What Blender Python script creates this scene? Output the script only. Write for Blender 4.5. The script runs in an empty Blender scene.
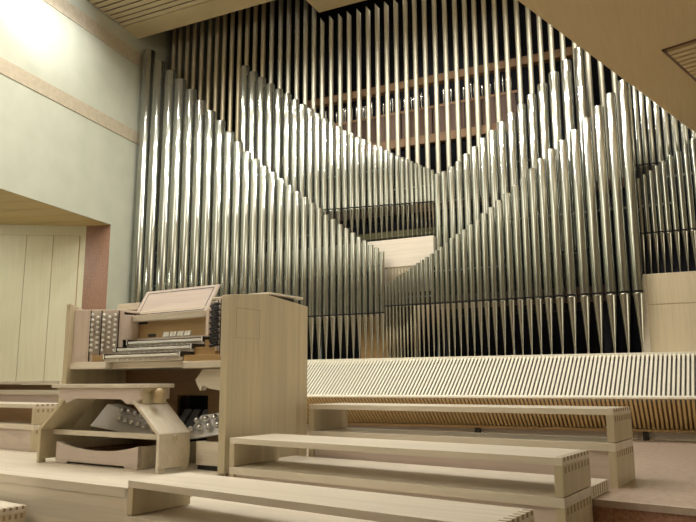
import bpy, math, random
from mathutils import Vector, Matrix
random.seed(7)
SC = bpy.context.scene
COL = SC.collection
R = math.radians
FURN = R(6.774)          # the stage furniture is turned this much against the organ front
CF, SF = math.cos(FURN), math.sin(FURN)

def W(u, v, z=0.0):      # furniture frame -> world
    return Vector((u*CF + v*SF, -u*SF + v*CF, z))

# ------------------------------------------------------------------ materials
def new_mat(name):
    m = bpy.data.materials.new(name); m.use_nodes = True
    nt = m.node_tree
    return m, nt, nt.nodes['Principled BSDF']

def ramp_of(nt, stops):
    r = nt.nodes.new('ShaderNodeValToRGB')
    e = r.color_ramp.elements
    while len(e) > len(stops): e.remove(e[-1])
    while len(e) < len(stops): e.new(0.5)
    for k, (p, c) in enumerate(stops):
        e[k].position = p; e[k].color = (*c, 1)
    return r

def mat_wood(name, c0, c1, axis='X', rough=0.42, scale=1.0, board=0.0):
    m, nt, b = new_mat(name)
    tc = nt.nodes.new('ShaderNodeTexCoord')
    mp = nt.nodes.new('ShaderNodeMapping')
    s = {'X': (1.2, 26, 26), 'Y': (26, 1.2, 26), 'Z': (26, 26, 1.2)}[axis]
    mp.inputs['Scale'].default_value = tuple(k*scale for k in s)
    nt.links.new(tc.outputs['Object'], mp.inputs['Vector'])
    n = nt.nodes.new('ShaderNodeTexNoise'); n.inputs['Scale'].default_value = 1.6
    n.inputs['Detail'].default_value = 5; n.inputs['Distortion'].default_value = 0.6
    nt.links.new(mp.outputs[0], n.inputs['Vector'])
    r = ramp_of(nt, [(0.25, c0), (0.75, c1)])
    nt.links.new(n.outputs['Fac'], r.inputs['Fac'])
    out = r.outputs['Color']
    if board > 0:      # glued-up staves: each strip a slightly different tone
        mp2 = nt.nodes.new('ShaderNodeMapping')
        q = 1.0/board
        s2 = {'X': (0.35, q, q), 'Y': (q, 0.35, q), 'Z': (q, q, 0.35)}[axis]
        mp2.inputs['Scale'].default_value = s2
        nt.links.new(tc.outputs['Object'], mp2.inputs['Vector'])
        vo = nt.nodes.new('ShaderNodeTexVoronoi'); vo.inputs['Scale'].default_value = 1.0
        nt.links.new(mp2.outputs[0], vo.inputs['Vector'])
        bw = nt.nodes.new('ShaderNodeRGBToBW'); nt.links.new(vo.outputs['Color'], bw.inputs[0])
        mr = nt.nodes.new('ShaderNodeMapRange')
        mr.inputs['To Min'].default_value = 0.9; mr.inputs['To Max'].default_value = 1.06
        nt.links.new(bw.outputs[0], mr.inputs['Value'])
        mx = nt.nodes.new('ShaderNodeMix'); mx.data_type = 'RGBA'; mx.blend_type = 'MULTIPLY'
        mx.inputs['Factor'].default_value = 1.0
        nt.links.new(out, mx.inputs['A']); nt.links.new(mr.outputs[0], mx.inputs['B'])
        out = mx.outputs['Result']
    nt.links.new(out, b.inputs['Base Color'])
    b.inputs['Roughness'].default_value = rough
    return m

def mat_noise(name, c0, c1, scale=6.0, rough=0.7, detail=4, bump=0.0, lo=0.3, hi=0.7):
    m, nt, b = new_mat(name)
    tc = nt.nodes.new('ShaderNodeTexCoord')
    n = nt.nodes.new('ShaderNodeTexNoise'); n.inputs['Scale'].default_value = scale
    n.inputs['Detail'].default_value = detail
    nt.links.new(tc.outputs['Object'], n.inputs['Vector'])
    r = ramp_of(nt, [(lo, c0), (hi, c1)])
    nt.links.new(n.outputs['Fac'], r.inputs['Fac'])
    nt.links.new(r.outputs['Color'], b.inputs['Base Color'])
    b.inputs['Roughness'].default_value = rough
    if bump:
        bp = nt.nodes.new('ShaderNodeBump'); bp.inputs['Strength'].default_value = bump
        bp.inputs['Distance'].default_value = 0.01
        nt.links.new(n.outputs['Fac'], bp.inputs['Height'])
        nt.links.new(bp.outputs[0], b.inputs['Normal'])
    return m

def mat_metal(name, c0, c1, rough=0.22, scale=(3, 3, 0.7), metallic=1.0, coat=0.0):
    m, nt, b = new_mat(name)
    tc = nt.nodes.new('ShaderNodeTexCoord')
    mp = nt.nodes.new('ShaderNodeMapping'); mp.inputs['Scale'].default_value = scale
    nt.links.new(tc.outputs['Object'], mp.inputs['Vector'])
    n = nt.nodes.new('ShaderNodeTexNoise'); n.inputs['Scale'].default_value = 2.0
    n.inputs['Detail'].default_value = 3
    nt.links.new(mp.outputs[0], n.inputs['Vector'])
    r = ramp_of(nt, [(0.3, c0), (0.7, c1)])
    nt.links.new(n.outputs['Fac'], r.inputs['Fac'])
    nt.links.new(r.outputs['Color'], b.inputs['Base Color'])
    mr = nt.nodes.new('ShaderNodeMapRange')
    mr.inputs['To Min'].default_value = rough*0.95; mr.inputs['To Max'].default_value = rough*1.06
    nt.links.new(n.outputs['Fac'], mr.inputs['Value'])
    nt.links.new(mr.outputs[0], b.inputs['Roughness'])
    b.inputs['Metallic'].default_value = metallic
    if coat:
        b.inputs['Coat Weight'].default_value = coat; b.inputs['Coat Roughness'].default_value = .045
    return m

M = {}
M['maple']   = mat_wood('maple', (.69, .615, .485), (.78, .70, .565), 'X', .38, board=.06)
M['maple_shade'] = mat_wood('maple_upright_shaded', (.56, .48, .315), (.65, .56, .375), 'Z', .4, board=.07)  # maple toned darker to bake in the shade on side faces
M['maple_d'] = mat_wood('maple_end_grain', (.30, .22, .12), (.38, .28, .16), 'Z', .6)
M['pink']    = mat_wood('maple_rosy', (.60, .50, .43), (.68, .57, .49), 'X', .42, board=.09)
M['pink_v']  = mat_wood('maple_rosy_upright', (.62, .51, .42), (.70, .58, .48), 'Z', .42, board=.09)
M['amber']   = mat_wood('amber_wood', (.34, .215, .085), (.43, .28, .12), 'X', .45)
M['knee']    = mat_wood('brown_knee_board', (.25, .15, .07), (.33, .20, .10), 'X', .5)
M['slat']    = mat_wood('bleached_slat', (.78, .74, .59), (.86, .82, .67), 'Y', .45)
M['plaster'] = mat_noise('greenish_plaster', (.45, .46, .355), (.50, .505, .395), 3.0, .85, 6, .03)
M['hall']    = mat_noise('hall_plaster', (.50, .46, .35), (.56, .52, .40), 3.0, .8)
M['ceil']    = mat_noise('tan_ceiling', (.46, .37, .20), (.52, .42, .235), 2.0, .8)
M['balc']    = mat_wood('tan_veneer_soffit', (.56, .45, .24), (.62, .50, .275), 'Y', .6)
M['cslat']   = mat_noise('ceiling_batten', (.50, .41, .235), (.56, .46, .27), 4, .6)
M['band']    = mat_noise('brown_stone_band', (.42, .355, .245), (.50, .43, .305), 14.0, .6)
M['granite'] = mat_noise('red_brown_granite', (.22, .11, .065), (.36, .215, .14), 70.0, .4, 8, 0, .3, .7)
M['floor']   = mat_noise('polished_stone_floor', (.46, .345, .265), (.62, .485, .385), 22.0, .28, 8, 0, .35, .65)
M['edge']    = mat_noise('stone_nosing', (.56, .45, .36), (.66, .54, .44), 22.0, .3, 8)
M['door']    = mat_wood('pale_door_veneer', (.60, .58, .40), (.67, .645, .455), 'Z', .5)
M['soffit']  = mat_wood('yellow_soffit', (.56, .46, .22), (.62, .51, .25), 'X', .55)
M['black']   = mat_noise('black_void', (.005, .005, .010), (.009, .009, .017), 4, .9)  # near-black tone stands in for darkness in unlit hollows
M['dark']    = mat_noise('dark_line', (.018, .015, .014), (.03, .026, .024), 9, .6)
M['carpet']  = mat_noise('hall_floor', (.20, .14, .09), (.26, .18, .12), 20, .7)
M['tin']     = mat_metal('polished_tin', (.36, .37, .325), (.44, .45, .40), .12, metallic=.9)
M['tin2']    = mat_metal('tin_foot', (.42, .41, .335), (.50, .49, .41), .22, metallic=.92)
M['zinc']    = mat_metal('dull_zinc', (.44, .41, .31), (.53, .50, .385), .42, metallic=.55)
M['bronze']  = mat_metal('brown_zinc', (.40, .33, .20), (.52, .44, .28), .45, metallic=.5)
M['chrome']  = mat_metal('chrome', (.75, .75, .76), (.85, .85, .86), .12)
M['steel']   = mat_metal('steel_rod', (.50, .55, .60), (.62, .66, .72), .3)
M['ivory']   = mat_noise('ivory_white', (.80, .78, .70), (.86, .84, .77), 8, .35)
M['ebony']   = mat_noise('ebony', (.015, .014, .013), (.03, .028, .026), 8, .35)
M['beam']    = mat_wood('brown_beam', (.30, .165, .075), (.40, .235, .115), 'X', .6)
M['chest']   = mat_wood('brown_chest_board', (.13, .07, .045), (.19, .11, .07), 'Z', .6, board=.12)
M['grey']    = mat_noise('grey_white_board', (.76, .74, .70), (.84, .82, .78), 6, .4)
M['stopgrey'] = mat_noise('stop_panel_grey', (.47, .40, .33), (.53, .46, .39), 6, .5)
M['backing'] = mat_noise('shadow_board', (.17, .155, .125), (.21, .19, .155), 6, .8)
M['granite_bright'] = mat_noise('granite_riser_brightened', (.40, .19, .12), (.62, .37, .26), 60.0, .4, 8, 0, .3, .7)  # granite copy brightened to offset the shade on the riser
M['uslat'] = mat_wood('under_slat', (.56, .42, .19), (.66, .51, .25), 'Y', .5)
M['knob'] = mat_wood('turned_knob_wood', (.50, .38, .20), (.58, .45, .26), 'Z', .4)
M['hallceil'] = mat_noise('hall_ceiling_white', (.70, .68, .60), (.75, .73, .65), 3, .85)  # unseen ceiling, whitened to bounce neutral fill light
M['rear'] = mat_wood('dark_rear_panelling', (.20, .15, .10), (.26, .20, .13), 'Z', .6, board=.3)  # unseen rear wall, darkened for its reflection in the pipes
M['olive']   = mat_wood('olive_beam', (.09, .085, .03), (.13, .12, .05), 'X', .6)
M['shoe']    = mat_noise('dark_grey_metal', (.10, .11, .12), (.16, .17, .18), 10, .4)

# ------------------------------------------------------------------ mesh builder
class MB:
    def __init__(s): s.v = []; s.f = []; s.mi = []; s.sm = []
    def add(s, vs, fs, mi=0, smooth=False):
        o = len(s.v); s.v += [tuple(p) for p in vs]
        for f in fs:
            s.f.append(tuple(i+o for i in f)); s.mi.append(mi); s.sm.append(smooth)
    def box(s, x0, x1, y0, y1, z0, z1, mi=0):
        vs = [(x0,y0,z0),(x1,y0,z0),(x1,y1,z0),(x0,y1,z0),(x0,y0,z1),(x1,y0,z1),(x1,y1,z1),(x0,y1,z1)]
        s.hexa(vs, mi)
    def hexa(s, vs, mi=0):   # bottom ring ccw from above, then top ring
        s.add(vs, [(3,2,1,0),(4,5,6,7),(0,1,5,4),(1,2,6,5),(2,3,7,6),(3,0,4,7)], mi)
    def skew(s, u0, u1, v, d, z0, z1, k, uR, mi=0):    # box whose front runs v + k*(uR-u)
        f = lambda u: v + k*(uR-u)
        s.hexa([(u0,f(u0),z0),(u1,f(u1),z0),(u1,f(u1)+d,z0),(u0,f(u0)+d,z0),
                (u0,f(u0),z1),(u1,f(u1),z1),(u1,f(u1)+d,z1),(u0,f(u0)+d,z1)], mi)
    def prism(s, poly, fn, a, b, mi=0):   # fn(p, t) -> xyz
        n = len(poly)
        vs = [fn(p, a) for p in poly] + [fn(p, b) for p in poly]
        fs = [tuple(range(n-1, -1, -1)), tuple(range(n, 2*n))]
        fs += [(i, (i+1) % n, n+(i+1) % n, n+i) for i in range(n)]
        s.add(vs, fs, mi)
    def lathe(s, prof, cx=0, cy=0, seg=20, mi=0, a0=0, a1=2*math.pi, cap=True, smooth=True):
        full = abs(a1-a0-2*math.pi) < 1e-6
        n = seg if full else seg+1
        vs = []
        for (r, z) in prof:
            for k in range(n):
                a = a0+(a1-a0)*k/seg
                vs.append((cx+r*math.cos(a), cy+r*math.sin(a), z))
        fs = []
        for j in range(len(prof)-1):
            for k in range(seg):
                k2 = (k+1) % n if full else k+1
                fs.append((j*n+k, j*n+k2, (j+1)*n+k2, (j+1)*n+k))
        s.add(vs, fs, mi, smooth)
        if cap and full:
            m = len(prof)-1
            s.add([vs[k] for k in range(n)], [tuple(range(n-1, -1, -1))], mi)
            s.add([vs[m*n+k] for k in range(n)], [tuple(range(n))], mi)
    def tube(s, p0, p1, r0, r1=None, seg=10, mi=0):
        if r1 is None: r1 = r0
        p0 = Vector(p0); p1 = Vector(p1); d = (p1-p0).normalized()
        a = d.orthogonal().normalized(); b = d.cross(a)
        vs = []
        for p, r in ((p0, r0), (p1, r1)):
            for k in range(seg):
                t = 2*math.pi*k/seg
                vs.append(p + a*r*math.cos(t) + b*r*math.sin(t))
        fs = [(k, (k+1) % seg, seg+(k+1) % seg, seg+k) for k in range(seg)]
        s.add(vs, fs, mi, True)
        s.add(vs, [tuple(range(seg-1, -1, -1)), tuple(range(seg, 2*seg))], mi)
    def ball(s, c, r, seg=12, ring=7, mi=0, sx=1, sy=1, sz=1):
        vs = []; fs = []
        for j in range(ring+1):
            t = math.pi*j/ring
            for k in range(seg):
                a = 2*math.pi*k/seg
                vs.append((c[0]+sx*r*math.sin(t)*math.cos(a), c[1]+sy*r*math.sin(t)*math.sin(a), c[2]-sz*r*math.cos(t)))
        for j in range(ring):
            for k in range(seg):
                fs.append((j*seg+k, j*seg+(k+1) % seg, (j+1)*seg+(k+1) % seg, (j+1)*seg+k))
        s.add(vs, fs, mi, True)
    def build(s, name, mats, parent=None, loc=None, rz=0.0, bevel=0.0, org=None):
        if not isinstance(mats, (list, tuple)): mats = [mats]
        v = s.v
        if org is not None: v = [(p[0]-org[0], p[1]-org[1], p[2]-org[2]) for p in v]
        me = bpy.data.meshes.new(name)
        me.from_pydata(v, [], s.f)
        for m in mats: me.materials.append(m)
        me.polygons.foreach_set('material_index', s.mi)
        me.polygons.foreach_set('use_smooth', s.sm)
        me.update()
        o = bpy.data.objects.new(name, me); COL.objects.link(o)
        if parent is not None: o.parent = parent
        if loc is not None: o.location = loc
        if rz: o.rotation_euler = (0, 0, rz)
        if bevel > 0:
            b = o.modifiers.new('bevel', 'BEVEL'); b.width = bevel; b.segments = 2
            b.limit_method = 'ANGLE'; b.angle_limit = R(40)
        return o

def tag(o, label, cat, group=None):
    o['label'] = label; o['category'] = cat
    if group: o['group'] = group
    return o
def thing(name, label, cat, loc=(0, 0, 0), rz=0.0, group=None):
    o = bpy.data.objects.new(name, None); COL.objects.link(o)
    o.empty_display_size = .1
    o.location = loc; o.rotation_euler = (0, 0, rz)
    return tag(o, label, cat, group)
def struct(o): o['kind'] = 'structure'; return o

ORD = ['', 'first', 'second', 'third', 'fourth', 'fifth', 'sixth', 'seventh', 'eighth', 'ninth', 'tenth', 'eleventh',
       'twelfth', 'thirteenth', 'fourteenth', 'fifteenth', 'sixteenth', 'seventeenth', 'eighteenth', 'nineteenth',
       'twentieth', 'twenty-first', 'twenty-second', 'twenty-third', 'twenty-fourth', 'twenty-fifth', 'twenty-sixth',
       'twenty-seventh', 'twenty-eighth', 'twenty-ninth', 'thirtieth']

# ------------------------------------------------------------------ the hall
CEIL = 6.6
def wallx(y): return -8.433 + (y-8.85)*math.tan(R(-7.097))
def wall_box(mb, y0, y1, z0, z1, d0=0.0, d1=-.35):
    a, b = wallx(y0), wallx(y1)
    mb.hexa([(a+d1,y0,z0),(a+d0,y0,z0),(b+d0,y1,z0),(b+d1,y1,z0),(a+d1,y0,z1),(a+d0,y0,z1),(b+d0,y1,z1),(b+d1,y1,z1)])
REC = 3.16       # head of the recess in the left wall
mb = MB()
wall_box(mb, 8.251, 11.6, -.6, 9.2)
wall_box(mb, 2.6, 8.251, REC, 9.2)
wall_box(mb, -9, 2.6, -.6, 9.2)
struct(mb.build('wall_left', M['plaster']))
mb = MB(); wall_box(mb, -9, 8.95, 4.71, 4.925, .012, -.02); struct(mb.build('trim_1', M['band']))
mb = MB(); wall_box(mb, -9, 8.95, 6.115, 6.36, .012, -.02); struct(mb.build('trim_2', M['band']))
# recess: granite jamb, angled back wall of flush doors, wooden soffit
jx, jy = wallx(8.251)-.002, 8.249
bx, by = -8.775, 8.137
ex, ey = bx-.847*4.6, by-.531*4.6
mb = MB()
mb.hexa([(jx-.004,jy+.0,0),(jx-.03,jy+.10,0),(bx,by+.12,0),(bx,by,0),(jx-.004,jy,REC),(jx-.03,jy+.10,REC),(bx,by+.12,REC),(bx,by,REC)])
struct(mb.build('wall_recess_side', M['granite']))
mb = MB()
nx, ny = -.531, .847
mb.hexa([(ex,ey,0),(bx,by,0),(bx+nx*.1,by+ny*.1,0),(ex+nx*.1,ey+ny*.1,0),(ex,ey,REC),(bx,by,REC),(bx+nx*.1,by+ny*.1,REC),(ex+nx*.1,ey+ny*.1,REC)])
struct(mb.build('wall_recess', M['door']))
mb = MB()
zc=REC-.004
mb.add([(jx,jy,zc),(bx,by,zc),(ex,ey,zc),(ex,2.6,zc),(wallx(2.6),2.6,zc)], [(0,1,2,3,4)])
mb.add([(jx-.01,jy+.1,REC+.06),(bx-.01,by+.1,REC+.06),(ex,ey+.1,REC+.06),(ex,2.6,REC+.06),(wallx(2.6),2.6,REC+.06)], [(4,3,2,1,0)])
for k in range(9):
    t = .35+k*.42
    mb.add([(wallx(jy-t)-.02,jy-t,REC-.007),(ex,jy-t-1.2,REC-.007),(ex,jy-t-1.212,REC-.007),(wallx(jy-t)-.02,jy-t-.012,REC-.007)], [(0,1,2,3)], 1)
struct(mb.build('ceiling_recess', [M['soffit'], M['amber']]))
mb = MB(); mb.box(ex-.1, ex, 2.5, ey, 0, REC); mb.box(ex, wallx(2.6)-.35, 2.5, 2.6, 0, REC)
struct(mb.build('wall_recess_left', M['door']))
def recess_leaf(mb, t0, t1, z0, z1, d0, d1, mi=0):
    P = lambda t, d: (bx-.847*t-nx*d, by-.531*t-ny*d)
    a, b, c, d = P(t1, d1), P(t0, d1), P(t0, d0), P(t1, d0)
    mb.hexa([(*a,z0),(*b,z0),(*c,z0),(*d,z0),(*a,z1),(*b,z1),(*c,z1),(*d,z1)], mi)
leaf_edges = [.095, .50, .915, 1.36, 1.80, 2.25]
for k in range(5):
    mb = MB(); recess_leaf(mb, leaf_edges[k]+.004, leaf_edges[k+1]-.004, .01, 2.985, -.01, .018)
    o = struct(mb.build('door_%d' % (k+1), M['door']))
mb = MB()
recess_leaf(mb, .088, 2.26, 0, 2.992, -.01, .004)
struct(mb.build('trim_3', M['amber']))

# floors
EDGE_K = .075
def edge_v(u): return 3.955 + EDGE_K*(-1.04-u)
mb = MB()
def fl(u0, u1, z0, z1, inset, mi, back=None):
    p = [W(u0, edge_v(u0)+inset), W(u1, edge_v(u1)+inset)]
    q = [Vector((p[1].x, 11.6, 0)), Vector((p[0].x, 11.6, 0))] if back is None else [W(u1, edge_v(u1)+back), W(u0, edge_v(u0)+back)]
    ring = [p[0], p[1], q[0], q[1]]
    mb.hexa([(r.x, r.y, z0) for r in ring]+[(r.x, r.y, z1) for r in ring], mi)
fl(-3.46, 7.5, -.45, -.035, .012, 1)
fl(-3.46, 7.5, -.035, 0, .0, 2, .05)
fl(-3.46, 7.5, -.035, 0, .05, 0)
a = W(-3.46, 4.3)
mb.hexa([(-12.9,4.15,-.45),(a.x,4.15,-.45),(a.x,11.6,-.45),(-12.9,11.6,-.45),(-12.9,4.15,-.004),(a.x,4.15,-.004),(a.x,11.6,-.004),(-12.9,11.6,-.004)], 0)
struct(mb.build('floor', [M['floor'], M['granite_bright'], M['edge']]))
mb = MB(); mb.box(-13, 8, -9.2, 12, -.55, -.45); struct(mb.build('floor_hall', M['carpet']))
# timber platform under the console
mb = MB()
f = lambda u: 2.93 - .03*(u+3.47)*0
mb.box(-7.6, -3.475, 2.93, 4.62, -.06, 0.0)
mb.box(-7.6, -3.475, 2.934, 4.6, -.45, -.06)
mb.box(-3.51, -3.475, 2.93, 3.5, -.45, -.0005)
for k in range(1): pass
o = mb.build('floor_platform', M['maple'], loc=W(0, 0), rz=-FURN, bevel=.003); struct(o)

# main ceiling (with jog), battens, low soffit on the right
mb = MB()
def slab(poly, z0, z1, mi=0):
    n = len(poly)
    mb.add([(x, y, z0) for x, y in poly]+[(x, y, z1) for x, y in poly],
           [tuple(range(n-1, -1, -1)), tuple(range(n, 2*n))]+[(i, (i+1) % n, n+(i+1) % n, n+i) for i in range(n)], mi)
slab([(-8.6, 8.26), (-5.14, 8.26), (-5.14, 8.69), (-8.7, 8.69)], CEIL, CEIL+.3)
slab([(-5.14, 3.0), (7.6, 3.0), (7.6, 9.34), (-5.14, 9.34)], CEIL, CEIL+.3)
struct(mb.build('ceiling', M['ceil']))
mb = MB(); slab([(-8.6, -9.2), (7.6, -9.2), (7.6, 3.0), (-8.6, 3.0)], CEIL, CEIL+.3)
struct(mb.build('ceiling_hall', M['hallceil']))
mb = MB()
y = 3.02
while y < 8.2:
    mb.box(wallx(y)+.02 if wallx(y) < -5.2 else -7.6, -5.15, y, y+.085, CEIL+.0, CEIL+.012)
    y += .125
mb.box(-8.6, -5.15, 3.0, 8.26, CEIL+.05, CEIL+.08, 1)
struct(mb.build('ceiling_battens', [M['cslat'], M['chest']]))
ZB = 3.4
dx, dy = .2965, .955
def be(y): return .16 + (y-8.6)*dx/dy
mb = MB()
slab([(be(-3), -3), (7.5, -3), (7.5, 8.6), (.16, 8.6)], ZB, ZB+.35)
struct(mb.build('ceiling_balcony', M['balc']))

# remaining enclosure; unseen hall walls invented for the pipes to reflect
mb = MB(); mb.box(7.4, 7.6, -9.2, 12, -.5, CEIL+.2); struct(mb.build('wall_right', M['hall']))
mb = MB(); mb.box(-13, 8, -9.3, -9.1, -.5, CEIL+.2); struct(mb.build('wall_rear', M['rear']))
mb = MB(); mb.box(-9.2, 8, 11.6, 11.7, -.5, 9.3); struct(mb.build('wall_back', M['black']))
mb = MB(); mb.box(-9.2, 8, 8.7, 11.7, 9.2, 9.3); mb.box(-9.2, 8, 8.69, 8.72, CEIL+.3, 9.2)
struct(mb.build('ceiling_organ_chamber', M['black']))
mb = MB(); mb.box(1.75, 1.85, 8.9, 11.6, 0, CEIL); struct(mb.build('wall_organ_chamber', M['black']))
mb = MB(); mb.box(-8.4, 1.7, 9.62, 9.66, 0, 2.9); struct(mb.build('wall_behind_pipes', M['black']))  # black sheet stands in for the darkness behind the pipe feet

# ceiling vent in the low soffit
def Bp(s, t, z):   # s along the soffit edge, t across it
    return (-.085+dx*s/1.0*1.0+dy*t, 6.2+dy*s-dx*t, z)
vent = thing('ceiling_vent', 'slotted air grille with dark border set flush in the low tan soffit', 'vent', Bp(0, 0, ZB))
def vb(mb, s0, s1, t0, t1, z0, z1):
    o = Bp(0, 0, ZB)
    P = [Bp(s0,t0,0), Bp(s0,t1,0), Bp(s1,t1,0), Bp(s1,t0,0)]
    mb.hexa([(p[0]-o[0], p[1]-o[1], z0) for p in P][::-1]+[(p[0]-o[0], p[1]-o[1], z1) for p in P][::-1])
mb = MB(); vb(mb, 0, 2.2, 0, .03, -.012, 0); vb(mb, 0, 2.2, .57, .6, -.012, 0); vb(mb, 0, .02, 0, .6, -.012, 0); vb(mb, 2.18, 2.2, 0, .6, -.012, 0)
mb.build('frame', M['chest'], vent)
mb = MB(); vb(mb, .02, 2.18, .03, .57, -.004, -.001); mb.build('backing', M['amber'], vent)
mb = MB()
s = .05
while s < 2.15:
    vb(mb, s, s+.062, .03, .57, -.02, -.004); s += .09
mb.build('slat_panel', M['balc'], vent)

# ------------------------------------------------------------------ organ: pipes
def lin(pts):
    def g(x):
        if x <= pts[0][0]: return pts[0][1]
        for (a, b), (c, d) in zip(pts, pts[1:]):
            if x <= c: return b+(d-b)*(x-a)/(c-a)
        return pts[-1][1]
    return g

def flue(x, y, r, zfoot, zmouth, ztop, label, group, tip=None, cat='organ pipe'):
    t = thing('organ_pipe', label, cat, (x, y, zfoot), 0, group)
    h = max(.022, r*.42); zm = zmouth-zfoot; zt = ztop-zfoot
    seg = 22 if r > .035 else 14
    b = MB()
    b.lathe([(r, zm+h), (r, zt-.004), (r*.985, zt), (r*.9, zt), (r*.9, zt-min(.35, (zt-zm)*.3))], seg=seg, cap=False)
    # shell that closes the pipe behind its mouth
    b.lathe([(r, zm), (r, zm+h)], seg=12, a0=R(-90+58), a1=R(270-58), cap=False)
    b.build('pipe_body', M['tin'], t)
    m = MB()
    m.lathe([(r*.80, zm-.002), (r*.80, zm+h+.002)], seg=seg, cap=True)
    m.build('mouth', M['dark'], t)
    tip = tip or max(.008, r*.2)
    fo = MB()
    fo.lathe([(tip*.8, 0), (tip, .012), (tip*1.05, .05), (r*.97, zm-r*.25), (r, zm-.006), (r*.96, zm)], seg=seg, cap=True)
    fo.build('pipe_foot', M['tin2'], t)
    return t

def radii(xs, k=.43):
    n = len(xs); out = []
    for i in range(n):
        if i == 0: p = abs(xs[1]-xs[0])
        elif i == n-1: p = abs(xs[-1]-xs[-2])
        else: p = abs(xs[i+1]-xs[i-1])/2
        out.append(p*k)
    return [sum(out[max(0, i-2):i+3])/len(out[max(0, i-2):i+3]) for i in range(n)]

F1 = [(-8.235,6.37),(-7.989,6.11),(-7.724,5.88),(-7.506,5.68),(-7.276,5.45),(-7.062,5.22),(-6.858,5.00),(-6.653,4.80),(-6.469,4.58),(-6.289,4.38),(-6.119,4.19),(-5.960,4.05),(-5.800,3.92),(-5.640,3.79),(-5.485,3.67),(-5.339,3.55),(-5.205,3.44),(-5.070,3.33),(-4.939,3.23),(-4.821,3.14),(-4.706,3.03),(-4.593,2.95),(-4.481,2.86),(-4.377,2.79),(-4.278,2.72),(-4.183,2.65),(-4.093,2.59),(-4.001,2.52),(-3.913,2.47),(-3.832,2.41)]
F2 = [(-6.394,5.81),(-6.227,5.67),(-6.060,5.54),(-5.891,5.39),(-5.726,5.27),(-5.563,5.16),(-5.416,5.03),(-5.280,4.93),(-5.140,4.83),(-5.012,4.73),(-4.890,4.63),(-4.770,4.55),(-4.653,4.46),(-4.539,4.37),(-4.430,4.31),(-4.335,4.24),(-4.235,4.19),(-4.132,4.12),(-4.042,4.06),(-3.951,4.02),(-3.870,3.96),(-3.790,3.91),(-3.699,3.86),(-3.621,3.82),(-3.548,3.78),(-3.478,3.74),(-3.410,3.70),(-3.345,3.66),(-3.283,3.63),(-3.224,3.60),(-3.168,3.57)]
R2 = [(-3.096,3.50),(-2.995,3.52),(-2.888,3.57),(-2.782,3.63),(-2.668,3.72),(-2.550,3.81),(-2.423,3.91),(-2.291,4.00),(-2.160,4.10),(-2.026,4.20),(-1.886,4.30),(-1.742,4.41),(-1.596,4.53),(-1.440,4.66),(-1.275,4.79),(-1.102,4.93)]
R1 = [(-3.773,1.94),(-3.724,1.97),(-3.673,2.01),(-3.622,2.04),(-3.572,2.07),(-3.522,2.09),(-3.472,2.11),(-3.419,2.15),(-3.363,2.18),(-3.305,2.21),(-3.243,2.25),(-3.176,2.28),(-3.106,2.32),(-3.037,2.36),(-2.970,2.40),(-2.899,2.45),(-2.822,2.50),(-2.740,2.55),(-2.653,2.60),(-2.563,2.66),(-2.471,2.72),(-2.378,2.79),(-2.280,2.86),(-2.173,2.94),(-2.064,3.02),(-1.953,3.10),(-1.843,3.19),(-1.729,3.30),(-1.607,3.41),(-1.475,3.52),(-1.330,3.61),(-1.180,3.72),(-1.033,3.85),(-0.884,3.98),(-0.735,4.12),(-0.581,4.26)]
R3 = [(-0.506,3.05),(-0.434,3.09),(-0.358,3.13),(-0.286,3.18),(-0.210,3.23),(-0.127,3.28),(-0.040,3.32),(0.046,3.39),(0.133,3.45),(.225,3.52),(.32,3.60)]
R4 = [-.548,-.478,-.407,-.329,-.243,-.152,-.055,.05,.16,.275,.39]
ZF = .945
rr = radii([p[0] for p in F1])
for i, (x, zt) in enumerate(F1):
    if i == 0: lb = 'tallest polished tin pipe of all, hard against the plaster wall'
    elif i == 29: lb = 'shortest front left rank pipe, right beside the small pipes under the pale box'
    elif i < 15: lb = 'polished front left rank organ pipe, %s from the plaster wall' % ORD[i+1]
    else: lb = 'polished front left rank organ pipe, %s from the short right end of its rank' % ORD[30-i]
    flue(x, 8.8, rr[i], ZF, 1.55, zt, lb, 'front left rank of polished pipes')
rr = radii([p[0] for p in F2], .42)
zmF2 = lin([(-6.4, 3.22), (-4.9, 3.17), (-3.1, 3.095)])
for i, (x, zt) in enumerate(F2):
    if i == 0: lb = 'tallest rear left rank pipe, standing up sharply behind the falling front left rank'
    elif i == 30: lb = 'shortest rear left rank pipe, at the valley above the pale box'
    elif i < 15: lb = 'rear left rank organ pipe above the falling front rank, %s from its tall left end' % ORD[i+1]
    else: lb = 'rear left rank organ pipe, %s from the valley above the pale box' % ORD[31-i]
    flue(x, 9.08, rr[i], 2.61, zmF2(x), zt, lb, 'rear left rank of polished pipes')
rr = radii([p[0] for p in R1])
for i, (x, zt) in enumerate(R1):
    if i == 35: lb = 'tallest front right rank pipe, touching the low soffit beside the pale right cabinet'
    elif i == 0: lb = 'smallest front right rank pipe, under the pale box beside the left rank'
    elif i < 18: lb = 'slim front right rank organ pipe, %s from its short left end' % ORD[i+1]
    else: lb = 'polished front right rank organ pipe, %s from the pale right cabinet' % ORD[36-i]
    flue(x, 8.8, rr[i], ZF, 1.64, zt, lb, 'front right rank of polished pipes')
rr = radii([p[0] for p in R2], .42)
for i, (x, zt) in enumerate(R2):
    if i == 15: lb = 'tallest rear right rank pipe, its top at the edge of the low soffit'
    elif i < 8: lb = 'rear right rank organ pipe, %s from the valley above the pale box' % ORD[i+1]
    else: lb = 'rear right rank organ pipe, %s from its tall right end' % ORD[16-i]
    flue(x, 9.08, rr[i], 1.78, 2.22, zt, lb, 'rear right rank of polished pipes')
rr = radii([p[0] for p in R3], .43)
for i, (x, zt) in enumerate(R3):
    flue(x, 8.97, rr[i], 1.868, 2.355, zt, 'small pipe standing on the pale right cabinet, %s from the cabinet\'s left corner' % ORD[i+1], 'pipes on the right cabinet')
rr = radii(R4, .43)
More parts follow.
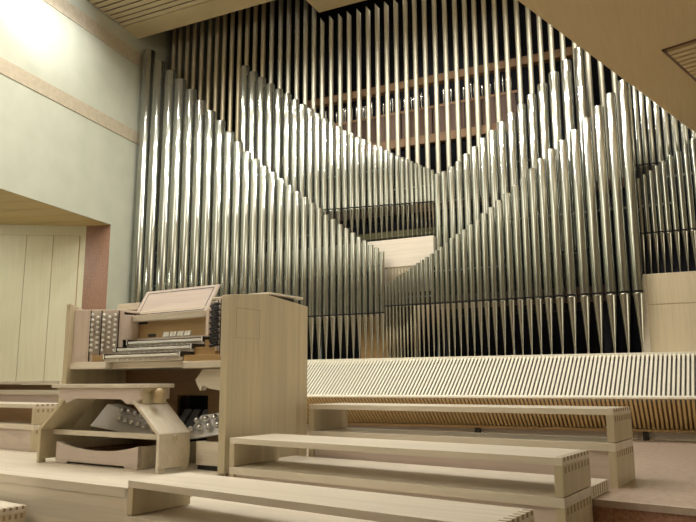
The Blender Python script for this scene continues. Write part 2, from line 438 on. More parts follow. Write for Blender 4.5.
for i, x in enumerate(R4):
    flue(x, 9.22, rr[i], 2.72, 3.275, 4.6+.02*i, 'rear pipe above the right cabinet under the low soffit, %s from the left' % ORD[i+1], 'rear pipes above the right cabinet')

# slender dark bars close behind the smallest front pipes, reaching up to the pale box
for k in range(10):
    x = -3.80+k*.046
    b = MB(); b.lathe([(.005, 0), (.012, .66), (.012, 1.262)], seg=10)
    tag(b.build('organ_pipe', M['bronze'], None, (x, 8.94, .945)), 'slender dark bar behind the smallest front right pipes, %s from the left rank' % ORD[k+1], 'organ pipe', 'slender bars under the pale box')
# tall thin back rank
UX = [-8.25,-8.10,-7.934,-7.774,-7.603,-7.43,-7.266,-7.103,-6.94,-6.78,-6.62,-6.455,-6.288,-6.116,-5.94,-5.777,-5.612,-5.449,-5.29,-5.135,-4.969,-4.806,-4.646,-4.473,-4.308,-4.148,-3.99,-3.831,-3.673,-3.52,-3.361,-3.2,-3.038,-2.881,-2.73,-2.586,-2.438,-2.285,-2.128,-1.965,-1.805,-1.656,-1.508,-1.356,-1.195,-1.037,-.884,-.723]
nU = len(UX)
for i, x in enumerate(UX):
    zt = 7.45 if x < -5.2 else 6.57
    left = x < -5.2
    if left: lb = 'thin brown back rank pipe vanishing above the left ceiling, %s from the plaster wall' % ORD[i+1]
    elif i < 34: lb = 'thin pale back rank pipe with slanted top, %s right of the ceiling corner' % ORD[i-18]
    else: lb = 'thin pale back rank pipe, %s from the right end of its row' % ORD[nU-i]
    r = .040 if left else .037
    b = MB()
    n = 12; z0 = 3.2
    ring = lambda zf: [(r*math.cos(2*math.pi*k/n), r*math.sin(2*math.pi*k/n), zf(math.cos(2*math.pi*k/n))) for k in range(n)]
    vs = ring(lambda c: 0)+ring(lambda c: zt-z0-.05-.05*c)
    b.add(vs, [(k, (k+1) % n, n+(k+1) % n, n+k) for k in range(n)], 0, True)
    b.add(vs, [tuple(range(n-1, -1, -1)), tuple(range(n, 2*n))])
    o = b.build('organ_pipe', M['bronze'] if x < -6.2 else M['zinc'], None, (x, 9.45, z0))
    tag(o, lb, 'organ pipe', 'tall thin back rank of pipes')

# support rails with bright clips
def rail(x0, x1, y, z, xs, label, dz=0.0, y1=None):
    t = thing('support_rail', label, 'rail', (x0, y, z))
    ey_ = 0 if y1 is None else y1-y
    b = MB(); b.tube((0, 0, 0), (x1-x0, ey_, dz), .009); b.build('rod', M['steel'], t)
    b = MB()
    for p, q in zip(xs, xs[1:]):
        m = (p+q)/2
        if x0 <= m <= x1: b.ball((m-x0, -.03+ey_*(m-x0)/(x1-x0), 0), .013, 8, 5)
    b.build('clips', M['chrome'], t)
gx = lambda L: [p[0] for p in L]
rail(-8.2, -4.75, 8.935, 2.78, gx(F1), 'thin steel support rail through the upper front left pipes', y1=8.87)
rail(-8.2, -3.84, 8.935, 2.22, gx(F1), 'thin steel support rail through the lower front left pipes', y1=8.855)
rail(-6.4, -3.78, 9.165, 3.715, gx(F2), 'thin steel support rail through the rear left pipes, upper one', y1=9.135)
rail(-3.78, -3.18, 9.15, 3.38, gx(F2), 'short steel support rail through the smallest rear left pipes')
rail(-3.1, -2.25, 9.155, 3.12, gx(R2), 'short steel support rail through the lowest rear right pipes')
rail(-2.1, -1.1, 9.16, 3.545, gx(R2), 'thin steel support rail through the tallest rear right pipes')
rail(-2.14, -.53, 8.86, 2.69, gx(R1), 'thin steel support rail through the tall front right pipes', y1=8.885)
rail(-3.15, -2.14, 8.86, 2.095, gx(R1), 'thin steel support rail through the middle front right pipes')
rail(-3.79, -3.15, 8.86, 1.765, gx(R1), 'short steel support rail through the smallest front right pipes')
rail(-.52, -.16, 9.015, 2.715, gx(R3), 'short steel support rail through the lower small right pipes')
rail(-.2, .35, 9.015, 3.05, gx(R3), 'short steel support rail through the upper small right pipes')

# dark mouth rails that the pipes lean against
def bar(x0, x1, y, z, label, y1=None):
    e_ = 0 if y1 is None else y1-y
    b = MB(); b.hexa([(0,0,-.012),(x1-x0,e_,-.012),(x1-x0,e_+.02,-.012),(0,.02,-.012),(0,0,.014),(x1-x0,e_,.014),(x1-x0,e_+.02,.014),(0,.02,.014)])
    tag(b.build('mouth_rail', M['dark'], None, (x0, y, z)), label, 'rail')
bar(-8.3, -3.8, 8.915, 1.557, 'black rail behind the mouths of the front left pipes', 8.845)
bar(-3.79, -.53, 8.83, 1.65, 'black rail behind the mouths of the front right pipes', 8.875)
bar(-4.95, -3.15, 9.14, 3.135, 'black rail behind the mouths of the rear left pipes')
bar(-.55, .4, 9.02, 2.365, 'black rail behind the mouths of the small pipes on the right cabinet')
bar(-.6, .45, 9.28, 3.285, 'black rail behind the mouths of the rear pipes under the low soffit')

# chests and casework
def crate(name, label, cat, x0, x1, y0, y1, z0, z1, m, lip=.0, bev=.004):
    t = thing(name, label, cat, (x0, y0, z0))
    b = MB(); b.box(0, x1-x0, 0, y1-y0, 0, z1-z0-.03); b.build('carcass', m, t, bevel=bev)
    b = MB(); b.box(-lip, x1-x0+lip, -lip, y1-y0, z1-z0-.03, z1-z0); b.build('top_board', m, t, bevel=bev)
    return t
crate('wind_chest', 'long toe board carrying the front pipes behind the slatted screen', 'wind chest', -8.36, .95, 8.64, 9.06, .0, .945, M['maple'])
t = crate('wind_chest', 'pale plain wooden box carrying the rear left pipes, high in the middle', 'wind chest', -6.55, -3.142, 8.98, 9.2, 2.215, 2.61, M['maple'])
b = MB(); b.box(2.65, 3.38, .02, .04, -.36, 0); b.build('skirt_board', M['maple'], t)
crate('wind_chest', 'wooden chest under the rear right pipes, behind the front right rank', 'wind chest', -3.1, -.95, 8.98, 9.2, 1.6, 1.78, M['chest'])
crate('wind_chest', 'brown wooden bearer behind the rear pipes carrying the thin back rank', 'wind chest', -8.3, -.55, 9.36, 9.56, 3.08, 3.2, M['chest'])
t = crate('organ_cabinet', 'pale blank wooden cabinet at right between slatted screen and small pipes', 'cabinet', -.585, 1.65, 8.895, 9.3, .945, 1.868, M['maple_shade'])
b = MB(); b.box(0, .085, -.012, -.002, 0, .92); b.build('corner_post', M['maple'], t, bevel=.006)
b = MB(); b.box(.1, 2.2, -.003, .0, .56, .566); b.build('panel_joint', M['maple_d'], t)
crate('wind_chest', 'chest under the rear pipes at the far right below the soffit', 'wind chest', -.7, 1.6, 9.14, 9.34, 1.9, 2.72, M['black'])  # coloured black for the darkness behind the small pipes' feet
b = MB(); b.box(0, .42, 0, .02, 0, .6)
tag(b.build('backing_panel', M['amber'], None, (-4.26, 9.0, .945)), 'amber board behind the feet of the shortest front left pipes', 'panel')
for x, lb in ((-4.86, 'thin steel post behind the left rank feet, nearest the console'), (-3.085, 'thin steel post behind the small pipe feet in the middle'), (-2.09, 'thin steel post between the feet in the middle of the right rank')):
    b = MB(); b.tube((0, 0, 0), (0, 0, .62), .016)
    b.lathe([(.03, 0), (.03, .012)], seg=14)
    tag(b.build('steel_post', M['steel'], None, (x, 8.93, .945)), lb, 'post')

# inside the chamber: beams, brown chest, a row of small pipes
def beam(x0, x1, y, z, h, m, lb):
    b = MB(); b.box(0, x1-x0, 0, .12, 0, h)
    tag(b.build('beam', m, None, (x0, y, z), bevel=.005), lb, 'beam')
beam(-5.9, -.9, 10.2, 5.40, .13, M['beam'], 'upper brown beam crossing the dark chamber behind the thin pipes')
beam(-5.9, -2.2, 10.1, 4.36, .14, M['beam'], 'lower ochre beam crossing the dark chamber behind the thin pipes')
beam(-8.2, -6.2, 10.3, 4.5, .12, M['beam'], 'brown beam in the dark chamber behind the front left pipes')
def post(mb, x0, y0, h): mb.box(x0, x0+.08, y0, y0+.08, 0, h)
for cx0, cx1, cy, cz, lb in ((-3.05, -1.03, 9.06, 1.6, 'dark frame carrying the chest under the rear right pipes'), (-.6, 1.5, 9.2, 0, ''), (-5.6, -2.4, 10.36, 4.52, 'tall dark frame carrying the brown boarded chest in the chamber'), (-8.2, -.7, 9.42, 3.08, 'tall dark frame carrying the bearer of the thin back rank')):
    if not lb: continue
    b = MB()
    for x in (cx0, cx1): post(b, x-cx0, 0, cz)
    b.box(0, cx1-cx0+.08, .01, .07, cz-.1, cz)
    tag(b.build('trestle', M['black'], None, (cx0, cy, 0)), lb, 'frame')
b = MB(); b.box(0, 1.6, 0, .1, 0, .09)
tag(b.build('beam', M['olive'], None, (-4.7, 9.23, 2.70)), 'dark olive beam seen behind the feet of the rear left pipes', 'beam')
t = thing('wind_chest', 'brown boarded chest in the dark chamber under the row of small shiny pipes', 'wind chest', (-5.7, 10.25, 4.52))
for k in range(13):
    b = MB(); b.box(k*.27, k*.27+.25, 0, .03, .02, .47); b.build('board', M['chest'], t, bevel=.004)
b = MB(); b.box(-.02, 3.52, -.01, .25, .47, .51); b.build('top_board', M['beam'], t)
b = MB(); b.box(-.02, 3.52, .03, .25, 0, .47); b.build('carcass', M['dark'], t)
for k in range(54):
    x = -5.66+k*.0635
    if -3.62 < x < -3.42: continue
    h = .24+.05*math.sin(k*.9)+.06*(k % 2)
    b = MB(); r = .016
    b.lathe([(.006, 0), (r, h*.45), (r*1.15, h*.47), (r*1.1, h)], seg=8)
    o = b.build('organ_pipe', M['chrome'], None, (x, 10.32+.05*(k % 2), 5.03))
    tag(o, 'one of the tiny bright pipes in the row on the brown chest in the chamber', 'organ pipe', 'tiny pipes in the dark chamber')

# ------------------------------------------------------------------ slatted screen in front of the organ
par = thing('slatted_screen', 'long sloping screen of bleached wooden slats at the foot of the organ', 'screen', (-8.3, 8.0, 0))
X0, X1 = -8.3, 1.2
up = MB(); lo = MB()
x = .0; pitch = .0455
while x < X1-X0:
    w = .025
    # upper slat: nose (y 0, z .455) -> top (y .62, z .93); depth 30 mm square to the slope
    k = .03
    up.hexa([(x,0,.455),(x+w,0,.455),(x+w,.008,.447),(x,.008,.447),(x+k,.60,.932),(x+w+k,.60,.932),(x+w+k,.608,.924),(x+k,.608,.924)])
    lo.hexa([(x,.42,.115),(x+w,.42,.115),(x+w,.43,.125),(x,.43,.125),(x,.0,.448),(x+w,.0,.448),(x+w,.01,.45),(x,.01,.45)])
    x += pitch
up.build('upper_slat_panel', M['slat'], par)
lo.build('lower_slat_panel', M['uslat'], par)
b = MB(); b.box(0, X1-X0, .585, .64, .90, .938); b.build('top_rail', M['slat'], par)
b = MB(); b.hexa([(0,-.004,.447),(X1-X0,-.004,.447),(X1-X0,.03,.440),(0,.03,.440),(0,-.004,.462),(X1-X0,-.004,.462),(X1-X0,.02,.478),(0,.02,.478)]); b.build('nose_rail', M['slat'], par)
b = MB(); b.box(0, X1-X0, .40, .46, .085, .115); b.build('bottom_rail', M['amber'], par)
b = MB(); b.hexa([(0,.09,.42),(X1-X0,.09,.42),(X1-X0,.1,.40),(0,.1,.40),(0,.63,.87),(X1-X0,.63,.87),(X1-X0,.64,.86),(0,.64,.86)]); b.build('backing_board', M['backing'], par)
b = MB(); b.hexa([(0,.47,.13),(X1-X0,.47,.13),(X1-X0,.5,.13),(0,.5,.13),(0,.10,.42),(X1-X0,.10,.42),(X1-X0,.12,.41),(0,.12,.41)]); b.build('backing_board', M['knee'], par)
for k in range(5):
    xx = 7.68-k*1.86
    b = MB(); b.box(xx, xx+.06, .40, .47, 0, .09); b.build('foot', M['ebony'], par)
b = MB(); b.box(0, X1-X0, .5, .53, 0.0, .095); b.build('plinth_board', M['maple'], par)

# ------------------------------------------------------------------ choir benches
KK = .072
def dovetail(mb, u, v0, d, z0, z1, n, mi):   # row of dark tenon ends on the right-hand face
    for k in range(n):
        a = v0 + d*(k+.28)/n
        mb.box(u-.001, u+.0012, a, a+d/n*.42, z0, z1, mi)

def bench(uL, uR, v, d, zt, zb, label, group='choir benches', KK=.072, closed=False):
    o = W(uR, v, zb)
    t = thing('choir_bench', label, 'bench', o, -FURN, group)
    L = uR-uL
    b = MB(); b.skew(-L, 0, 0, d, zt-zb-.037, zt-zb, KK, 0)
    n = 8
    for k in range(n):                 # joint ends showing along the top edge of the right end
        a = d*(k+.25)/n
        b.box(-.04, .0012, a, a+d/n*.45, zt-zb-.02, zt-zb+.0008, 1)
    b.build('seat', [M['maple'], M['maple_d']], t, bevel=.0025)
    for side in (0, 1):
        b = MB()
        u1 = 0 if side else -L+.045
        b.skew(u1-.045, u1, 0, d, 0, zt-zb-.037, KK, 0)
        if side: dovetail(b, 0, .012, d-.02, zt-zb-.075, zt-zb-.045, n, 1)
        b.build('end_panel', [M['maple_shade'], M['maple_d']], t, bevel=.0025)
    if closed:
        b = MB(); b.skew(-L+.046, -.046, .12, .03, .002, zt-zb-.044, KK, 0); b.build('shade_board', M['knee'], t)  # dark board added to paint the shadow band in the opening
    return t
def riser(uL, uR, v, d, zt, zb, label, group='bench risers', KK=.072):
    o = W(uR, v, zb)
    t = thing('bench_riser', label, 'riser', o, -FURN, group)
    L = uR-uL; h = zt-zb
    b = MB(); b.skew(-L, 0, 0, d, h-.05, h-.002, KK, 0)
    b.build('top_board', M['maple'], t, bevel=.0025)
    b = MB(); b.skew(-L+.046, -.046, .02, d-.03, 0, h-.05, KK, 0); b.build('front_board', M['pink'], t)
    for side in (0, 1):
        b = MB()
        u1 = 0 if side else -L+.045
        b.skew(u1-.045, u1, 0, d, 0, h-.05, KK, 0)
        if side: dovetail(b, 0, .012, d-.02, h-.085, h-.048, 8, 1)
        b.build('end_panel', [M['maple_shade'], M['maple_d']], t, bevel=.0025)
    return t
def tread(uL, uR, v, d, zt, zb, label):
    o = W(uR, v, zb)
    b = MB(); b.skew(-(uR-uL), 0, 0, d, 0, zt-zb, KK, 0)
    dovetail(b, 0, .01, d-.02, .008, zt-zb-.004, 7, 1)
    tag(b.build('step_tread', [M['maple'], M['maple_d']], None, o, -FURN, .0025), label, 'step', 'step treads between the benches')

bench(-3.291, -1.02, 4.447, .48, .452, .257, 'pale wooden choir bench farthest back, nearest the slatted screen', KK=.015)
riser(-3.291, -1.02, 4.447, .48, .254, 0, 'wooden riser box under the farthest choir bench', KK=.015)
bench(-3.31, -1.04, 3.455, .48, .253, .073, 'pale wooden choir bench in the middle, its left end against the console')
riser(-3.31, -1.04, 3.455, .48, .07, -.45, 'wooden riser box under the middle choir bench')
tread(-3.4, -1.04, 3.94, .355, .065, .002, 'low wooden tread behind the middle choir bench')
bench(-3.19, -1.02, 2.53, .43, .09, -.09, 'pale wooden choir bench nearest the camera, cut off by the frame')
riser(-3.19, -1.02, 2.53, .43, -.093, -.45, 'wooden riser box under the nearest choir bench')
tread(-3.4, -1.02, 2.965, .48, -.10, -.45, 'low wooden tread behind the nearest choir bench')
# the ones on the left
bench(-8.0, -6.05, 3.975, .42, .43, .25, 'wooden choir bench at far left just behind the organ bench', 'left choir benches', closed=True)
riser(-8.0, -6.05, 3.975, .42, .247, 0.003, 'wooden riser box under the left choir bench')
bench(-8.65, -7.03, 4.9, .42, .655, .55, 'highest left choir bench, in front of the pale doors', 'left choir benches', closed=True)
riser(-8.65, -7.03, 4.9, .42, .547, 0.003, 'tall riser box under the highest left choir bench')
bench(-6.6, -4.37, 2.52, .34, -.165, -.33, 'wooden bench at bottom left corner below the platform', 'left choir benches')
riser(-6.6, -4.37, 2.52, .34, -.333, -.45, 'riser under the bottom left corner bench')

# ------------------------------------------------------------------ organ console
CU, CV = -4.44, 3.76
con = thing('organ_console', 'pale wooden three-manual organ console with tilted music desk', 'organ console', W(CU, CV, 0.001), -FURN)
def C(mb, name, mats, bevel=.003, parent=None):
    return mb.build(name, mats, parent or con, bevel=bevel, org=(CU, CV, 0.001))
# cheeks with a slightly gabled top
prof = [(3.715, .0), (4.664, .0), (4.664, 1.235), (4.12, 1.285), (3.715, 1.237)]
prof_l = [(3.715, .0), (4.664, .0), (4.664, 1.235), (3.86, 1.245), (3.715, 1.288)]
for u0, u1, pf in ((-3.505, -3.44, prof), (-5.305, -5.25, prof_l)):
    b = MB(); b.prism(pf, lambda p, t: (t, p[0], p[1]), u0, u1)
    o = C(b, 'cheek', M['maple_shade'])
    if u0 > -4:
        b = MB()
        for (v0, v1, z0, z1) in ((3.80, 4.06, 1.150, 1.153), (3.80, 4.06, .935, .937)):
            b.box(u1-.001, u1+.0008, v0, v1, z0, z1)
        b.box(u1-.001, u1+.0008, 3.80, 3.8025, .935, 1.15); b.box(u1-.001, u1+.0008, 4.058, 4.06, .935, 1.15)
        C(b, 'hatch_joint', M['maple_d'], 0, None)
# top boards, lids, back
b = MB(); b.box(-5.25, -3.505, 4.16, 4.66, 1.205, 1.235); C(b, 'top_board', M['maple'])
for u0, u1, v0 in ((-5.25, -4.972, 4.2), (-4.97, -4.052, 4.36), (-4.05, -3.44, 4.16)):
    b = MB(); dz = .02 if u0 < -5 else 0
    b.hexa([(u0,v0,1.287-dz),(u1,v0,1.287-dz),(u1,4.6,1.287-dz),(u0,4.6,1.287-dz),(u0,v0,1.303+1.2*dz),(u1,v0,1.303+1.2*dz),(u1,4.6,1.305+dz),(u0,4.6,1.305+dz)])
    C(b, 'lid', M['maple'])
b = MB(); b.box(-5.22, -3.51, 4.38, 4.57, 1.235, 1.286); C(b, 'lid_shadow_bearer', M['dark'], 0)  # dark block paints in the black shadow slot under the lid
b = MB(); b.box(-5.25, -3.505, 4.62, 4.655, 0, 1.21); C(b, 'back_panel', M['pink_v'])
# stop jambs
def jamb(sgn):
    m = lambda u: u if sgn < 0 else 2*-4.378-u
    A = Vector((-5.247, 3.757)); Bq = Vector((-4.905, 3.995))
    d = (Bq-A).normalized(); n = Vector((d.y, -d.x))   # towards the player
    def P(s, o, z): q = A+d*s+n*o; return (m(q.x), q.y, z)
    L = (Bq-A).length
    def pl(mb, s0, s1, o0, o1, z0, z1, mi=0):
        ring = [P(s0,o0,0), P(s1,o0,0), P(s1,o1,0), P(s0,o1,0)]
        if sgn < 0: ring = ring[::-1]
        mb.hexa([(r[0], r[1], z0) for r in ring]+[(r[0], r[1], z1) for r in ring], mi)
    b = MB(); pl(b, 0, L, 0, -.03, .79, 1.24)
    # infill behind the jamb up to the top board
    b.prism([(m(-5.247), 3.76), (m(-4.905), 3.998), (m(-4.905), 4.2), (m(-5.247), 4.2)][::(1 if sgn < 0 else -1)], lambda p, t: (p[0], p[1], t), 1.22, 1.241)
    o = C(b, 'stop_jamb', M['pink_v'] )
    b = MB(); pl(b, .34*L, .91*L, .002, -.001, .86, 1.215); C(b, 'stop_panel', M['stopgrey'], 0, o).location = (0, 0, 0)
    b = MB()
    for s in (.34*L, .56*L, .91*L): pl(b, s-.004, s+.004, .006, -.001, .80, 1.232)
    C(b, 'divider_strip', M['ebony'], 0, o)
    for ci, s in enumerate((.39*L, .50*L, .62*L, .735*L, .85*L)):
        for ri in range(8 if ci % 2 == 0 else 7):
            z = 1.195-ri*.043-(.021 if ci % 2 else 0)
            c = P(s, .012, z); e = P(s, .034, z); e2 = P(s, .044, z)
            k = MB(); k.tube(P(s, .0, z), c, .006, .006, 8, 1); k.tube(c, e, .011, .0118, 10, 0); k.tube(e, e2, .0118, .007, 10, 0)
            C(k, 'stop_knob', [M['ivory'] if sgn < 0 else M['dark'], M['ebony']], 0)  # right-hand knobs coloured dark to paint in their shading
    # small coupler switch block at the foot of the jamb
    b = MB(); pl(b, .18, .27, .03, 0, .80, .85); C(b, 'switch_block', M['amber'])
jamb(-1); jamb(1)
# key desk
b = MB()
b.prism([(-5.25,3.745),(-4.79,3.745),(-4.86,3.85),(-4.86,4.18),(-5.25,4.18)], lambda p, t: (p[0], p[1], t), .735, .79)
C(b, 'key_desk', M['maple'])
b = MB()
b.prism([(-3.505,3.765),(-3.505,4.18),(-4.03,4.18),(-4.03,3.86),(-3.93,3.765)], lambda p, t: (p[0], p[1], t), .725, .775)
C(b, 'key_desk', M['maple'])
b = MB(); b.box(-4.86, -4.03, 3.87, 4.2, .735, .785); C(b, 'key_slip', M['maple'])
b = MB()
uj = lambda v: -3.515-(v-3.757)*1.437
for v0, z0, z1 in ((3.825, .777, .825), (3.94, .825, .89), (4.05, .89, .952)):
    pg = [(-3.988, v0), (uj(v0), v0), (-3.862, 3.992), (-3.862, 4.16), (-3.988, 4.16)] if v0 < 3.99 else [(-3.988, v0), (-3.862, v0), (-3.862, 4.16), (-3.988, 4.16)]
    b.prism(pg, lambda p, t: (p[0], p[1], t), z0, z1)
C(b, 'key_block', M['amber'], .001)
# manuals
SH = [1, 2, 4, 5, 6]
for k, (v, z) in enumerate(((3.80, .843), (3.915, .905), (4.03, .967))):
    u0, u1 = -4.888, -4.005
    b = MB(); b.box(u0-.012, u1+.012, v+.012, v+.165, z-.055, z-.022)
    kb = C(b, 'keyboard', M['maple'], .002)
    b = MB(); n = 36; w = (u1-u0-.03)/n
    for i in range(n):
        b.box(u0+.015+i*w+.0011, u0+.015+(i+1)*w-.0011, v, v+.15, z-.02, z)
    C(b, 'white_keys', M['ivory'], 0, kb).location = (0, 0, 0)
    b = MB()
    for i in range(n-1):
        if (i % 7)+1 in SH:
            x = u0+.015+(i+1)*w; b.box(x-.006, x+.006, v+.05, v+.15, z, z+.010)
    C(b, 'black_keys', M['ebony'], 0, kb)
    for e0, e1 in ((u0-.012, u0+.010), (u1-.010, u1+.012)):
        b = MB(); b.box(e0, e1, v-.002, v+.15, z-.03, z+.012); b.box(e0+.004, e1-.004, v-.003, v+.15, z-.03, z+.0125, 1)
        C(b, 'key_cheek', [M['ebony'], M['ivory']], 0, kb)
    b = MB(); b.box(u0+.01, u1-.01, v+.012, v+.02, z-.05, z-.024)
    C(b, 'key_slip', M['pink'], 0, kb)
    b = MB()
    for q in range(10):
        x = u0+.16+q*.062
        b.tube((x, v+.013, z-.037), (x, v+.006, z-.037), .006, .006, 8)
    C(b, 'thumb_pistons', M['ivory'], 0, kb)
# name board with rocker tabs and a small display
b = MB(); b.box(-4.95, -4.0, 4.17, 4.2, .90, 1.2); nb = C(b, 'name_board', M['amber'])
b = MB(); b.box(-4.93, -4.02, 4.15, 4.168, .985, 1.0); C(b, 'board_rail', M['pink'], 0)
for g in range(4):
    b = MB()
    for q in range(2):
        x = -4.585+g*.084+q*.036
        b.hexa([(x,4.15,1.005),(x+.032,4.15,1.005),(x+.032,4.17,1.00),(x,4.17,1.00),(x,4.163,1.045),(x+.032,4.163,1.045),(x+.032,4.17,1.045),(x,4.17,1.045)])
    C(b, 'rocker_tab', M['ivory'], 0)
b = MB(); b.box(-4.78, -4.69, 4.162, 4.17, 1.01, 1.035); C(b, 'display', M['ebony'], 0)
b = MB(); b.box(-4.93, -4.80, 4.162, 4.17, 1.125, 1.15); C(b, 'lamp_slot', M['dark'], 0)
for u0, u1, v0 in ((-4.935, -4.904, 4.0), (-4.02, -3.985, 4.08)):
    b = MB(); b.box(u0, u1, v0, 4.2, .985, 1.2); C(b, 'name_board_side', M['pink_v'])
# music desk
T = lambda p, t: (p[0], 4.135+(p[1]-1.175)*.52+t, p[1])
b = MB(); b.prism([(-4.955, 1.185), (-4.075, 1.185), (-4.06, 1.425), (-4.94, 1.425)], T, .0, .022)
md = C(b, 'music_desk', M['pink'])
b = MB()
for q in ([(-4.905,1.207),(-4.115,1.207),(-4.115,1.213),(-4.905,1.213)], [(-4.9,1.399),(-4.1,1.399),(-4.1,1.405),(-4.9,1.405)],
          [(-4.905,1.207),(-4.898,1.207),(-4.892,1.405),(-4.899,1.405)], [(-4.122,1.207),(-4.115,1.207),(-4.1,1.405),(-4.107,1.405)]):
    b.prism(q, T, -.0012, .002)
C(b, 'inlay_line', M['ebony'], 0, md)
b = MB(); b.hexa([(-5.0,4.10,1.145),(-4.06,4.10,1.145),(-4.06,4.2,1.145),(-5.0,4.2,1.145),(-5.0,4.08,1.195),(-4.06,4.08,1.195),(-4.06,4.2,1.185),(-5.0,4.2,1.185)])
C(b, 'desk_ledge', M['maple'])
# knee space
b = MB()
for (u0, u1, z0, z1) in ((-5.25, -4.58, 0, .735), (-4.22, -3.505, 0, .735), (-4.58, -4.22, .515, .735), (-4.58, -4.22, 0, .14)):
    b.box(u0, u1, 4.34, 4.37, z0, z1)
C(b, 'knee_board', M['knee'], 0)
b = MB(); b.box(-4.6, -4.2, 4.5, 4.52, .1, .56); C(b, 'shoe_recess', M['black'], 0)
for k in range(3):
    b = MB(); u = -4.55+k*.115
    b.hexa([(u,4.22,.17),(u+.085,4.22,.17),(u+.085,4.25,.16),(u,4.25,.16),(u,4.40,.40),(u+.085,4.40,.40),(u+.085,4.42,.39),(u,4.42,.39)])
    C(b, 'swell_pedal', M['shoe'])
# angled bracket under the right of the key desk
b = MB(); b.prism([(-3.873,.638),(-3.80,.715),(-3.51,.72),(-3.51,.545),(-3.727,.575),(-3.79,.595),(-3.82,.56),(-3.85,.60)], lambda p, t: (p[0], t, p[1]), 3.84, 3.90)
C(b, 'bracket', M['maple'])
# toe piston boards, falling towards the middle
def toe(cn, balls):   # cn: bottom-left, bottom-right, top-right, top-left as (u, z); sloped back
    F = lambda q, o: (q[0], 3.95+.5*(q[1]-.25)+o, q[1])
    b = MB(); b.hexa([F(cn[0],0),F(cn[1],0),F(cn[1],.2),F(cn[0],.2),F(cn[3],0),F(cn[2],0),F(cn[2],.12),F(cn[3],.12)])
    C(b, 'toe_board', M['grey'])
    for c in balls:
        p = F(c, 0)
        k = MB(); k.tube((p[0], p[1]+.01, p[2]), (p[0], p[1]-.02, p[2]+.008), .010, .010, 8)
        k.ball((p[0], p[1]-.026, p[2]+.010), .027, 12, 7)
        C(k, 'toe_piston', M['chrome'], 0)
toe([(-5.22,.26),(-4.42,.19),(-4.42,.31),(-5.12,.445)], [(-4.85+.086*q, .385-.012*q) for q in range(5)]+[(-4.845+.086*q, .318-.013*q) for q in range(5)])
toe([(-4.06,.19),(-3.51,.27),(-3.51,.43),(-3.97,.37)], [(-3.99+.086*q+.03, .325+.012*q) for q in range(5)]+[(-3.99+.086*q, .262+.013*q) for q in range(6)])
b = MB(); b.box(-3.80, -3.505, 3.80, 3.84, .035, .2); C(b, 'plinth', M['maple'])
b = MB(); b.box(-3.80, -3.505, 3.82, 3.85, 0, .036); C(b, 'plinth_gap', M['ebony'], 0)  # black strip stands in for the dark gap under the plinth

# pedalboard
PU, PV = -4.62, 3.58
ped = thing('pedalboard', 'low wooden pedalboard frame with concave top edge under the organ bench', 'pedalboard', W(PU, PV, .001), -FURN)
def Pd(mb, name, mats, bevel=.003): return mb.build(name, mats, ped, bevel=bevel, org=(PU, PV, .001))
poly = []
N = 20
uL, uR = -5.10, -4.14
for k in range(N+1):
    s = k/N; u = uL+(uR-uL)*s
    poly.append((u, .165-.055*math.sin(math.pi*s)**.8))
poly = [(uL, 0), (uL+.13, 0), (uL+.15, .018), (uR-.15, .018), (uR-.13, 0), (uR, 0)] + poly[::-1]
b = MB(); b.prism(poly, lambda p, t: (p[0], t, p[1]), 3.56, 3.595); Pd(b, 'front_board', M['pink'])
for u0, u1 in ((uL, uL+.03), (uR-.03, uR)):
    b = MB(); b.box(u0, u1, 3.595, 4.30, .0, .16); Pd(b, 'side_board', M['maple'])
n = 20
for k in range(n):
    s = (k+.5)/n; u = uL+.04+(uR-uL-.08)*s
    b = MB(); b.box(u-.011, u+.011, 3.60, 4.28, .055, .085-.03*math.sin(math.pi*s)+.02, 0)
    Pd(b, 'pedal_key', M['chest'] if k % 2 else M['knee'], .002)

# organ bench
BU, BV = -4.53, 3.48
ob = thing('organ_bench', 'pale wooden organist bench with splayed legs in front of the console', 'bench', W(BU, BV, .001), -FURN)
def Ob(mb, name, mats, bevel=.004, parent=None): return mb.build(name, mats, parent or ob, bevel=bevel, org=(BU, BV, .001))
b = MB(); b.box(-5.075, -4.035, 3.465, 3.79, .582, .612); Ob(b, 'seat', M['maple'])
b = MB()
b.prism([(-5.0,.582),(-5.0,.50),(-4.93,.485),(-4.90,.465),(-4.80,.50),(-4.26,.50),(-4.2,.465),(-4.12,.465),(-4.06,.50),(-4.06,.582)], lambda p, t: (p[0], t, p[1]), 3.485, 3.515)
Ob(b, 'front_apron', M['pink'])
b = MB(); b.box(-5.0, -4.06, 3.74, 3.77, .5, .582); Ob(b, 'rear_apron', M['pink'])
b = MB(); b.box(-4.09, -4.06, 3.515, 3.74, .47, .582); Ob(b, 'side_apron', M['maple_shade'])  # darker maple paints in the shade on the seat's side
b = MB(); b.box(-5.0, -4.97, 3.515, 3.74, .47, .582); Ob(b, 'side_apron', M['amber'])  # amber tone paints in shade on this side too
for sgn in (-1, 1):
    q = (lambda u: u) if sgn > 0 else (lambda u: 2*BU+.003-u)
    leg = MB()
    # upright lower part with an arched foot
    leg.box(min(q(-3.832),q(-3.862)), max(q(-3.832),q(-3.862)), 3.478, 3.54, 0, .03)
    leg.box(min(q(-3.832),q(-3.862)), max(q(-3.832),q(-3.862)), 3.71, 3.77, 0, .03)
    leg.box(min(q(-3.832),q(-3.862)), max(q(-3.832),q(-3.862)), 3.478, 3.77, .03, .266)
    a = [(q(-3.832), .266), (q(-4.10), .492), (q(-4.145), .492), (q(-3.862), .256)]
    leg.prism(a if sgn > 0 else a[::-1], lambda p, t: (p[0], t, p[1]), 3.478, 3.77)
    Ob(leg, 'leg', M['maple_shade'] if sgn < 0 else M['maple'])  # left leg in the shaded maple tone, right leg in the lit one
b = MB(); b.box(-5.19, -3.87, 3.585, 3.62, .215, .255); Ob(b, 'stretcher', M['maple'])
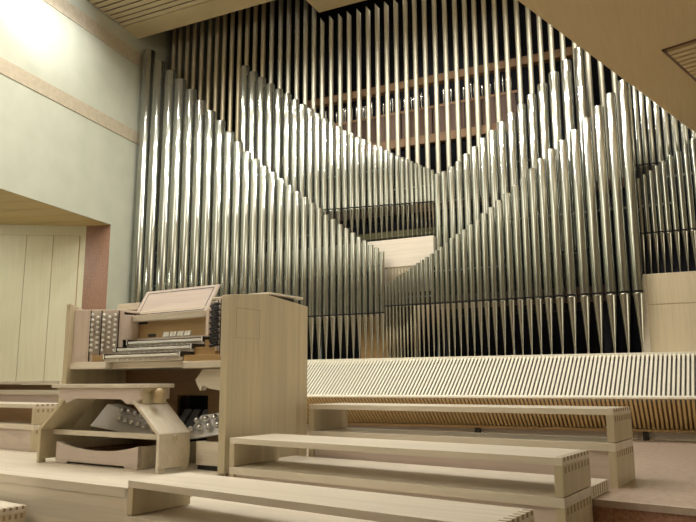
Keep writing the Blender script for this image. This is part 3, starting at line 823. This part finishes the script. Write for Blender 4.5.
b = MB(); b.tube((-3.832, 3.62, .235), (-3.815, 3.62, .235), .018, .018, 12); b.box(-3.832, -3.82, 3.605, 3.635, .21, .25); Ob(b, 'peg', M['maple_shade'])
b = MB(); b.tube((-4.06, 3.60, .545), (-4.0, 3.60, .545), .012, .012, 10)
b.ball((-3.985, 3.60, .545), .036, 14, 8, 0, .7, 1, 1); b.tube((-3.985, 3.60, .55), (-3.99, 3.60, .475), .028, .034, 12)
Ob(b, 'height_knob', M['knob'], 0)

# ------------------------------------------------------------------ light
def area(name, loc, rot, sx, sy, power, col=(1, .94, .84)):
    l = bpy.data.lights.new(name, 'AREA'); l.shape = 'RECTANGLE'; l.size = sx; l.size_y = sy
    l.energy = power; l.color = col
    o = bpy.data.objects.new(name, l); COL.objects.link(o); o.location = loc; o.rotation_euler = rot
    return o
def spot(name, loc, target, power, size=120, rad=.05, col=(1, .95, .88), blend=.6):
    l = bpy.data.lights.new(name, 'SPOT'); l.energy = power; l.spot_size = R(size); l.spot_blend = blend
    l.shadow_soft_size = rad; l.color = col
    o = bpy.data.objects.new(name, l); COL.objects.link(o); o.location = loc
    d = Vector(target)-Vector(loc); o.rotation_euler = d.to_track_quat('-Z', 'Y').to_euler()
    return o
for y in (6.9, 5.7, 4.3):
    for x in (-7.0, -5.6, -4.2, -2.8, -1.5, -.45):
        spot('downlight', (x, y, 6.52), (x-.05, y+.3, 0), (70 if y > 6.5 else 96), 156, .05, (1, .985, .95), .35)
area('hall_fill', (-6.5, -1.5, 4.6), (math.pi, 0, 0), 1.2, 7, 600, (1, .955, .97))  # added fill, bounced off the hall ceiling; no known fixture
area('hall_fill', (5.0, 0.0, 4.9), (math.pi, 0, 0), 2.5, 7, 540, (1, .955, .96))  # second added fill, bounced from the right
area('soffit_fill', (7.2, 3.0, 1.2), (0, R(118), 0), 2.0, 5.0, 120, (1, .93, .76))  # added fill that brightens the low soffit; no known fixture
spot('chamber_lamp', (-3.6, 9.72, 7.6), (-3.8, 10.5, 4.9), 130, 100, .1, (1, .96, .9), .6)
spot('wall_pool', (-5.6, 5.0, 6.45), (-8.12, 6.35, 6.05), 620, 40, .05, (.92, .94, 1), 1)
spot('recess_light', (-9.6, 5.6, 3.05), (-9.6, 7.6, .6), 80, 130, .15, (1, 1, .86), 1)

w = bpy.data.worlds.new('world'); SC.world = w; w.use_nodes = True
w.node_tree.nodes['Background'].inputs[0].default_value = (.05, .048, .042, 1)

# ------------------------------------------------------------------ camera
cam = bpy.data.cameras.new('camera'); co = bpy.data.objects.new('camera', cam); COL.objects.link(co)
cam.sensor_width = 36.0; cam.lens = 704.0/696.0*36.0; cam.clip_start = .05; cam.clip_end = 100
yaw, pitch, roll = R(26.3447), R(9.96), R(-.2044)
fw = Vector((-math.sin(yaw)*math.cos(pitch), math.cos(yaw)*math.cos(pitch), math.sin(pitch)))
rt = Vector((math.cos(yaw), math.sin(yaw), 0)); upv = rt.cross(fw)
r2 = rt*math.cos(roll)+upv*math.sin(roll); u2 = -rt*math.sin(roll)+upv*math.cos(roll)
m = Matrix((r2, u2, -fw)).transposed().to_4x4(); m.translation = Vector((0, 0, .6))
co.matrix_world = m
SC.camera = co
SC.view_settings.view_transform = 'Standard'
SC.view_settings.look = 'None'
SC.view_settings.exposure = 0.06
